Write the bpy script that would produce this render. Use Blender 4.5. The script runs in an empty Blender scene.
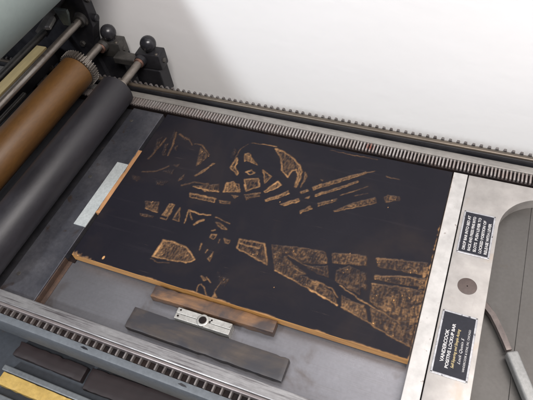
import bpy, bmesh, math, random
import numpy as np
from mathutils import Vector, Matrix, Euler
random.seed(4)
scene = bpy.context.scene
col = scene.collection
PI = math.pi

# ------------------------------------------------------------------ materials
def new_mat(name):
    m = bpy.data.materials.new(name); m.use_nodes = True
    nt = m.node_tree
    return m, nt, nt.nodes['Principled BSDF']

def N(nt, t, **kw):
    n = nt.nodes.new(t)
    for k, v in kw.items(): setattr(n, k, v)
    return n

def coords(nt, scale=(1, 1, 1), rot=(0, 0, 0)):
    tc = N(nt, 'ShaderNodeTexCoord'); mp = N(nt, 'ShaderNodeMapping')
    nt.links.new(tc.outputs['Object'], mp.inputs['Vector'])
    mp.inputs['Scale'].default_value = scale; mp.inputs['Rotation'].default_value = rot
    return mp.outputs['Vector']

def noise(nt, vec, scale, detail=6, rough=.6, dist=0):
    n = N(nt, 'ShaderNodeTexNoise'); n.inputs['Scale'].default_value = scale
    n.inputs['Detail'].default_value = detail; n.inputs['Roughness'].default_value = rough
    n.inputs['Distortion'].default_value = dist
    nt.links.new(vec, n.inputs['Vector']); return n.outputs['Fac']

def ramp(nt, fac, stops):
    r = N(nt, 'ShaderNodeValToRGB'); e = r.color_ramp.elements
    while len(e) < len(stops): e.new(.5)
    for i, (p, c) in enumerate(stops):
        e[i].position = p; e[i].color = (*c, 1) if len(c) == 3 else c
    nt.links.new(fac, r.inputs['Fac']); return r.outputs['Color']

def mix(nt, fac, a, b, mode='MIX'):
    n = N(nt, 'ShaderNodeMix', data_type='RGBA', blend_type=mode)
    for sock, v in ((n.inputs[0], fac), (n.inputs[6], a), (n.inputs[7], b)):
        if hasattr(v, 'is_linked'): nt.links.new(v, sock)
        elif isinstance(v, (int, float)): sock.default_value = v
        else: sock.default_value = (*v, 1)
    return n.outputs[2]

def g(v): return (v, v, v)

def bump(nt, bs, h, strength, dist=.0005):
    b = N(nt, 'ShaderNodeBump'); b.inputs['Strength'].default_value = strength
    b.inputs['Distance'].default_value = dist
    nt.links.new(h, b.inputs['Height']); nt.links.new(b.outputs['Normal'], bs.inputs['Normal'])

def surface(name, a, b, rough=(.35, .55), metal=0., big=12, fine=160, stretch=(1, 1, 1), spots=None, spot_scale=40,
            spot_cut=(.62, .72), bmp=.25, bdist=.0004, spec=.5, streak=None, streak_stretch=(2, 60, 1), streak_cut=(.5, .7), grain=.55):
    """two tones mixed by a large noise, worn by a fine one; optional spots (rust, grime) and directional scratches"""
    m, nt, bs = new_mat(name)
    v = coords(nt, stretch)
    n1 = noise(nt, v, big, 8, .65, .3); n2 = noise(nt, v, fine, 5, .6)
    c = mix(nt, ramp(nt, n1, [(.35, g(0)), (.68, g(1))]), a, b)
    c = mix(nt, grain, c, ramp(nt, n2, [(.25, g(.45)), (.75, g(1.0))]), 'MULTIPLY')
    if streak:
        s = noise(nt, coords(nt, streak_stretch), 9, 7, .7)
        c = mix(nt, ramp(nt, s, [(streak_cut[0], g(0)), (streak_cut[1], g(1))]), c, streak)
    if spots:
        s = noise(nt, v, spot_scale, 4, .6, .6)
        c = mix(nt, ramp(nt, s, [(spot_cut[0], g(0)), (spot_cut[1], g(1))]), c, spots)
    nt.links.new(c, bs.inputs['Base Color'])
    r = N(nt, 'ShaderNodeMapRange'); nt.links.new(n1, r.inputs['Value'])
    r.inputs['From Min'].default_value = .3; r.inputs['From Max'].default_value = .7
    r.inputs['To Min'].default_value, r.inputs['To Max'].default_value = rough
    nt.links.new(r.outputs['Result'], bs.inputs['Roughness'])
    bs.inputs['Metallic'].default_value = metal
    bs.inputs['Specular IOR Level'].default_value = spec
    if bmp: bump(nt, bs, n2, bmp, bdist)
    return m

M = {}
M['bed'] = surface('worn_bed_steel', (.235, .233, .252), (.155, .153, .165), (.25, .42), .7, 6, 240, spots=(.10, .08, .07),
                   spot_scale=15, spot_cut=(.56, .80), bmp=.15, streak=(.16, .15, .15), streak_stretch=(1.6, 90, 1), streak_cut=(.52, .84), grain=.24)
M['bed_right'] = surface('grimy_bed_steel', (.112, .106, .10), (.085, .079, .074), (.3, .46), .65, 5, 240,
                         spots=(.09, .075, .06), spot_scale=26, spot_cut=(.62, .86), bmp=.15, streak=(.09, .085, .08),
                         streak_stretch=(60, 2.2, 1), streak_cut=(.55, .85), grain=.25)
M['rust'] = surface('rusted_steel', (.085, .045, .028), (.035, .022, .017), (.55, .8), .1, 60, 300, bmp=.5)
M['plate'] = surface('dark_inked_steel', (.085, .087, .105), (.145, .143, .158), (.25, .45), .65, 14, 200,
                     spots=(.07, .05, .04), spot_scale=30, bmp=.2)
M['rail'] = surface('scratched_rail_steel', (.38, .375, .375), (.22, .21, .215), (.28, .5), .6, 20, 260, stretch=(.35, 1, 1),
                    streak=(.09, .08, .085), streak_stretch=(1.3, 46, 1), streak_cut=(.50, .64), bmp=.2)
M['strip'] = surface('clean_rail_steel', (.36, .34, .315), (.24, .225, .21), (.28, .45), .55, 16, 260, stretch=(.3, 1, 1),
                     spots=(.2, .15, .11), spot_scale=16, spot_cut=(.66, .8), bmp=.15)
M['lip'] = surface('pinkish_edge_metal', (.28, .245, .24), (.17, .145, .145), (.32, .48), .5, 25, 200, stretch=(.3, 1, 1), bmp=.1)
M['ridge'] = surface('rail_steel_bronze_glint', (.055, .05, .047), (.20, .16, .12), (.28, .45), .65, 6, 200, stretch=(.3, 1, 1), bmp=.2)  # brownish steel; the lighter bronze patches paint in a highlight
M['tooth'] = surface('rack_tooth_steel', (.40, .375, .365), (.26, .21, .19), (.35, .55), .5, 30, 300, spots=(.20, .045, .025),
                     spot_scale=13, spot_cut=(.63, .68), bmp=.2)
M['groove'] = surface('groove_shade', (.006, .005, .006), (.018, .011, .009), (.6, .8), 0, 40, 300, bmp=.4, spec=.12)  # near-black for joints; puts the shade of rack gaps and holes into the colour
M['paint'] = surface('blue_grey_machine_paint', (.115, .128, .142), (.09, .10, .112), (.38, .55), 0, 14, 200,
                     spots=(.012, .012, .014), spot_scale=24, spot_cut=(.71, .73), bmp=.15)
M['black'] = surface('black_machine_iron', (.016, .016, .02), (.035, .034, .038), (.35, .6), .3, 20, 240,
                     spots=(.07, .06, .055), spot_scale=40, spot_cut=(.66, .8), bmp=.35)
M['iron'] = surface('oiled_grey_iron', (.07, .068, .066), (.13, .12, .11), (.3, .5), .6, 30, 260, bmp=.3)
M['shaft'] = surface('bright_shaft_steel', (.34, .31, .28), (.20, .17, .145), (.25, .42), .75, 22, 220, stretch=(1, .5, 1),
                     spots=(.1, .06, .04), spot_scale=30, bmp=.15)
M['knob'] = surface('black_knob', (.02, .02, .024), (.035, .034, .038), (.22, .34), .2, 40, 300, bmp=.12)
M['rubber'] = surface('black_inked_rubber', (.011, .0098, .0125), (.021, .019, .023), (.42, .56), 0, 16, 320, stretch=(1, .4, 1),
                      spots=(.05, .045, .045), spot_scale=26, spot_cut=(.66, .86), bmp=.2, spec=.4)
M['amber'] = surface('amber_rubber', (.118, .054, .013), (.068, .030, .009), (.44, .56), 0, 12, 320, stretch=(1, .3, 1),
                     spots=(.035, .016, .008), spot_scale=14, spot_cut=(.58, .85), bmp=.2, spec=.45)
M['tympan'] = surface('grey_green_tympan', (.25, .295, .28), (.225, .27, .258), (.42, .55), 0, 3, 120, bmp=.08, grain=.2)
M['gripper'] = surface('grey_green_gripper', (.17, .20, .18), (.11, .13, .115), (.35, .5), .3, 40, 200, bmp=.3)
M['ochre'] = surface('ochre_wood', (.56, .44, .22), (.46, .35, .165), (.5, .65), 0, 14, 200, stretch=(1, .15, 1), bmp=.2)
M['bar_light'] = surface('bright_bar_metal', (.52, .505, .49), (.43, .415, .40), (.32, .46), .4, 9, 60, spots=(.22, .19, .17),
                         spot_scale=62, spot_cut=(.645, .69), bmp=.1, streak=(.36, .34, .325), streak_stretch=(40, 2.2, 1), streak_cut=(.58, .8))
M['bar'] = surface('dull_bar_metal', (.41, .385, .365), (.33, .312, .295), (.34, .5), .4, 8, 50, spots=(.30, .225, .16),
                   spot_scale=14, spot_cut=(.56, .80), bmp=.1, streak=(.27, .25, .24), streak_stretch=(30, 2.2, 1), streak_cut=(.60, .8))
M['rack_dark'] = surface('greasy_rack_steel', (.20, .185, .18), (.09, .075, .07), (.35, .55), .5, 60, 300, bmp=.3)
M['tooth_dim'] = surface('dim_rack_tooth_steel', (.30, .28, .275), (.17, .145, .135), (.35, .55), .5, 40, 300, spots=(.05, .035, .03), spot_scale=60, spot_cut=(.55, .75), bmp=.3)
M['copper'] = surface('reddish_collar_metal', (.30, .17, .13), (.18, .10, .08), (.3, .45), .7, 60, 300, bmp=.2)
M['plug'] = surface('brown_plug', (.062, .043, .038), (.085, .06, .052), (.5, .65), 0, 60, 300, bmp=.3)
M['plaque'] = surface('black_enamel', (.010, .011, .017), (.016, .016, .024), (.4, .55), 0, 40, 300, bmp=.1, spec=.25)
M['plaque_rim'] = surface('plaque_silver', (.50, .50, .52), (.32, .32, .34), (.3, .45), .6, 120, 400, spots=(.06, .06, .07),
                          spot_scale=160, spot_cut=(.6, .68), bmp=.15)
M['letter'] = surface('letter_silver', (.56, .55, .545), (.44, .43, .43), (.4, .5), .3, 200, 500, bmp=0, spots=(.06, .06, .07), spot_scale=330, spot_cut=(.62, .72))
M['letter_gold'] = surface('letter_gold', (.62, .50, .26), (.5, .40, .2), (.4, .5), .3, 200, 500, bmp=0)
M['grip'] = surface('grip_grey_metal', (.33, .33, .32), (.25, .25, .245), (.3, .42), .5, 30, 300, bmp=.1)
M['arm'] = surface('brown_steel_arm', (.20, .165, .15), (.12, .10, .095), (.32, .5), .6, 30, 200, bmp=.2)
M['alu'] = surface('pale_aluminium', (.50, .53, .53), (.42, .45, .45), (.4, .55), .35, 30, 300, spots=(.2, .2, .2),
                   spot_scale=50, spot_cut=(.66, .76), bmp=.15)
M['quoin'] = surface('quoin_steel', (.50, .49, .46), (.34, .33, .31), (.35, .5), .6, 60, 400, spots=(.1, .09, .08),
                     spot_scale=90, spot_cut=(.62, .72), bmp=.3)
M['tray'] = surface('dull_tray_zinc', (.20, .215, .225), (.14, .15, .16), (.4, .55), .3, 20, 200, bmp=.2)
M['shelf'] = surface('dark_blue_grey_shelf', (.042, .049, .060), (.027, .031, .038), (.5, .7), 0, 9, 160, spots=(.06, .04, .025),
                     spot_scale=18, spot_cut=(.62, .75), bmp=.25)
M['yellow'] = surface('yellow_board', (.54, .37, .11), (.44, .29, .075), (.5, .65), 0, 22, 200, spots=(.75, .5, .16),
                      spot_scale=14, spot_cut=(.6, .75), bmp=.2)
M['redwood'] = surface('shaded_reddish_wood', (.022, .013, .0135), (.014, .010, .012), (.55, .75), 0, 10, 120, stretch=(.15, 1, 1), bmp=.3)  # reddish brown, darkened so the shade under the rail is in the colour
M['floor'] = surface('dark_floor', (.05, .05, .055), (.035, .035, .04), (.5, .7), 0, 4, 90, bmp=.2)

def wood(name, light, dark, grime=None, axis=(.12, 1, 1), rough=.55, grime_cut=(.48, .66), grime_scale=22):
    m, nt, bs = new_mat(name)
    v = coords(nt, axis)
    n1 = noise(nt, v, 70, 8, .65, .8); n2 = noise(nt, v, 260, 6, .6)
    c = mix(nt, ramp(nt, n1, [(.3, g(0)), (.7, g(1))]), light, dark)
    c = mix(nt, .5, c, ramp(nt, n2, [(.3, g(.4)), (.7, g(1))]), 'MULTIPLY')
    if grime:
        s = noise(nt, coords(nt, (.5, 1, 1)), grime_scale, 8, .65, .5)
        c = mix(nt, ramp(nt, s, [(grime_cut[0], g(0)), (grime_cut[1], g(.92))]), c, grime)
    nt.links.new(c, bs.inputs['Base Color']); bs.inputs['Roughness'].default_value = rough
    bump(nt, bs, n1, .3, .0004); return m
M['block_wood'] = wood('birch_ply_edge', (.60, .32, .105), (.40, .19, .055), (.10, .05, .025), grime_cut=(.62, .78), grime_scale=30)
M['stick_wood'] = wood('worn_brown_furniture', (.24, .12, .05), (.12, .06, .027), (.026, .021, .023), grime_cut=(.34, .56))
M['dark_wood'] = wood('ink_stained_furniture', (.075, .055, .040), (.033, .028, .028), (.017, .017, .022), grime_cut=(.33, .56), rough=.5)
M['tan_wood'] = wood('tan_furniture', (.42, .22, .10), (.28, .14, .06), None, axis=(1, .12, 1))

def plaster():
    m, nt, bs = new_mat('white_plaster')
    v = coords(nt)
    a = noise(nt, v, 3.5, 5, .55); b = noise(nt, v, 38, 6, .6); c = noise(nt, coords(nt, (1, 1, 2.2)), 5, 7, .55, .5)
    nt.links.new(mix(nt, a, (.86, .85, .84), (.90, .893, .89)), bs.inputs['Base Color'])
    bs.inputs['Roughness'].default_value = .6
    s = N(nt, 'ShaderNodeMath', operation='MULTIPLY_ADD'); nt.links.new(c, s.inputs[0]); s.inputs[1].default_value = 2.2
    nt.links.new(b, s.inputs[2])
    bump(nt, bs, s.outputs[0], .1, .003)
    return m
M['plaster'] = plaster()

def inked():
    """black ink film over wood: the 'wear' attribute says how much of the ink the gouge took off"""
    m, nt, bs = new_mat('inked_woodcut')
    at = N(nt, 'ShaderNodeAttribute'); at.attribute_name = 'wear'
    v = coords(nt)
    n1 = noise(nt, v, 14, 7, .65, .3); n2 = noise(nt, v, 420, 5, .65); n3 = noise(nt, v, 130, 6, .65, .5)
    ink = mix(nt, n1, (.0055, .0052, .0085), (.0105, .0096, .0135))
    grain = noise(nt, coords(nt, (.05, 1, 1)), 120, 6, .6)
    ink = mix(nt, ramp(nt, grain, [(.60, g(0)), (.80, g(.3))]), ink, (.03, .026, .03))
    sm = noise(nt, v, 9, 6, .6, .8); sc = noise(nt, coords(nt, (1.5, 30, 1), (0, 0, .25)), 12, 6, .7)
    ink = mix(nt, ramp(nt, sm, [(.5, g(0)), (.75, g(.5))]), ink, (.022, .016, .015))
    ink = mix(nt, ramp(nt, sc, [(.66, g(0)), (.74, g(.5))]), ink, (.06, .045, .04))
    w = mix(nt, n3, (.56, .30, .115), (.24, .135, .07))
    f = N(nt, 'ShaderNodeMath', operation='MULTIPLY'); f.use_clamp = True
    nt.links.new(at.outputs['Fac'], f.inputs[0])
    nt.links.new(ramp(nt, n3, [(.3, g(.45)), (.62, g(1))]), f.inputs[1])
    nt.links.new(mix(nt, f.outputs[0], ink, w), bs.inputs['Base Color'])
    r = N(nt, 'ShaderNodeMapRange'); nt.links.new(f.outputs[0], r.inputs['Value'])
    r.inputs['To Min'].default_value = .5; r.inputs['To Max'].default_value = .75
    nt.links.new(r.outputs['Result'], bs.inputs['Roughness'])
    bs.inputs['Specular IOR Level'].default_value = .13
    bump(nt, bs, n2, .3, .0003); return m
M['inked'] = inked()

# ------------------------------------------------------------------ geometry helpers
OFF = {}
def link(o): col.objects.link(o); return o

def tag(o, label, cat, group=None):
    o['label'] = label; o['category'] = cat
    if group: o['group'] = group
    return o

def thing(name, label, cat, loc, group=None):
    o = link(bpy.data.objects.new(name, None)); o.location = loc; o.empty_display_size = .02
    OFF[o] = Vector(loc); return tag(o, label, cat, group)

def obj(name, bm, mat, parent=None, smooth=None, loc=None):
    """link a bmesh written in place coordinates as ONE mesh object"""
    off = OFF[parent] if parent else Vector(loc or (0, 0, 0))
    bmesh.ops.recalc_face_normals(bm, faces=bm.faces[:])
    bmesh.ops.translate(bm, verts=bm.verts[:], vec=-off)
    me = bpy.data.meshes.new(name); bm.to_mesh(me); bm.free()
    me.materials.append(M[mat])
    o = link(bpy.data.objects.new(name, me))
    if parent: o.parent = parent
    else: o.location = off
    OFF[o] = off
    if smooth is not None:
        for p in me.polygons: p.use_smooth = True
        try: me.set_sharp_from_angle(angle=math.radians(smooth))
        except Exception: pass
    return o

def box(bm, x0, x1, y0, y1, z0, z1, bev=0., rot=0., seg=2):
    ret = bmesh.ops.create_cube(bm, size=1); vs = ret['verts']
    c = Vector(((x0+x1)/2, (y0+y1)/2, (z0+z1)/2))
    bmesh.ops.scale(bm, vec=(x1-x0, y1-y0, z1-z0), verts=vs)
    if bev:
        es = list({e for v in vs for e in v.link_edges})
        r = bmesh.ops.bevel(bm, geom=es, offset=bev, segments=seg, affect='EDGES', profile=.5)
        vs = list({v for f in r['faces'] for v in f.verts} | {v for v in vs if v.is_valid})
    if rot: bmesh.ops.rotate(bm, verts=vs, cent=(0, 0, 0), matrix=Matrix.Rotation(rot, 3, 'Z'))
    bmesh.ops.translate(bm, verts=vs, vec=c)
    return vs

def rough_box(bm, x0, x1, y0, y1, z0, z1, amp=.0004, cell=.006, dent=.0007, seed=0, bev=.0009):
    """a sawn wooden piece: many small faces, worn arrises, slightly dented edges"""
    from mathutils import noise as mn
    vs = box(bm, x0, x1, y0, y1, z0, z1, bev)
    for ax, (a, b_) in enumerate(((x0, x1), (y0, y1), (z0, z1))):
        n = max(1, min(60, int((b_-a)/cell)))
        for i in range(1, n):
            co = [0, 0, 0]; co[ax] = a+(b_-a)*i/n; no = [0, 0, 0]; no[ax] = 1
            bmesh.ops.bisect_plane(bm, geom=bm.verts[:]+bm.edges[:]+bm.faces[:], plane_co=co, plane_no=no)
    c = Vector(((x0+x1)/2, (y0+y1)/2, (z0+z1)/2)); hh = Vector(((x1-x0)/2, (y1-y0)/2, (z1-z0)/2))
    for v in bm.verts:
        p = v.co*160 + Vector((seed*7.3, seed*3.1, seed))
        d = Vector((mn.noise(p), mn.noise(p+Vector((31, 7, 3))), mn.noise(p+Vector((5, 57, 11)))))*amp
        q = [1-abs(v.co[i]-c[i])/hh[i] for i in range(3)]
        near = sorted([(1-q[i])*hh[i]-hh[i]+0 for i in range(3)])
        edge = sum(1 for i in range(3) if q[i]*hh[i] < .0016)
        if edge >= 2:
            k = max(0, mn.noise(v.co*95+Vector((seed, 40, 9)))-.05)*dent*2.6
            d += (c-v.co).normalized()*0
            for i in range(3):
                if q[i]*hh[i] < .0016: d[i] -= math.copysign(k, v.co[i]-c[i])
        if v.co.z < z0+.0004: d.z = max(d.z, 0)
        v.co += d

def prism(bm, pts, axis, a, b, bev=0.):
    """polygon pts (2D) pushed along axis from a to b. axis 'y': pts=(x,z); 'z': pts=(x,y); 'x': pts=(y,z)"""
    f = {'y': lambda p, t: (p[0], t, p[1]), 'z': lambda p, t: (p[0], p[1], t), 'x': lambda p, t: (t, p[0], p[1])}[axis]
    A = [bm.verts.new(f(p, a)) for p in pts]; B = [bm.verts.new(f(p, b)) for p in pts]
    n = len(pts); fs = [bm.faces.new(A), bm.faces.new(B[::-1])]
    for i in range(n): fs.append(bm.faces.new((A[i], B[i], B[(i+1) % n], A[(i+1) % n])))
    if bev:
        es = [e for e in {e for fc in fs[:2] for e in fc.edges}]
        bmesh.ops.bevel(bm, geom=es, offset=bev, segments=2, affect='EDGES', profile=.5)

def lathe(bm, prof, origin, axis='y', seg=48):
    """profile of (t along axis, radius)"""
    rings = []
    for t, r in prof:
        ring = []
        for i in range(seg):
            a = 2*PI*i/seg; u, w = r*math.cos(a), r*math.sin(a)
            p = {'y': (u, t, w), 'z': (u, w, t), 'x': (t, u, w)}[axis]
            ring.append(bm.verts.new(Vector(origin)+Vector(p)))
        rings.append(ring)
    for A, B in zip(rings, rings[1:]):
        for i in range(seg): bm.faces.new((A[i], A[(i+1) % seg], B[(i+1) % seg], B[i]))
    bm.faces.new(rings[0]); bm.faces.new(rings[-1])

def rod(bm, x, z, r, y0, y1, seg=32, ch=.0012):
    lathe(bm, [(y0, r-ch), (y0+ch, r), (y1-ch, r), (y1, r-ch)], (x, 0, z), 'y', seg)

def gear_profile(cx, cz, r0, r1, n):
    pts = []
    for i in range(n):
        for f, r in ((0, r0), (.22, r0), (.34, r1), (.66, r1), (.78, r0)):
            a = 2*PI*(i+f)/n; pts.append((cx+r*math.cos(a), cz+r*math.sin(a)))
    return pts

def rack(x0, x1, y0, y1, z_base, z_top, pitch, top_w, root_w, jitter=0.):
    """straight gear rack: a base strip with one trapezoid tooth per pitch across it"""
    bm = bmesh.new()
    x = x0
    while x < x1:
        j = random.uniform(-jitter, jitter)
        c = x + pitch/2 + j
        zt = z_top - random.uniform(0, jitter)
        pts = [(c-root_w/2, z_base), (c-top_w/2, zt), (c+top_w/2, zt), (c+root_w/2, z_base)]
        prism(bm, pts, 'y', y0, y1)
        x += pitch
    return bm

def B(): return bmesh.new()

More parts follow.
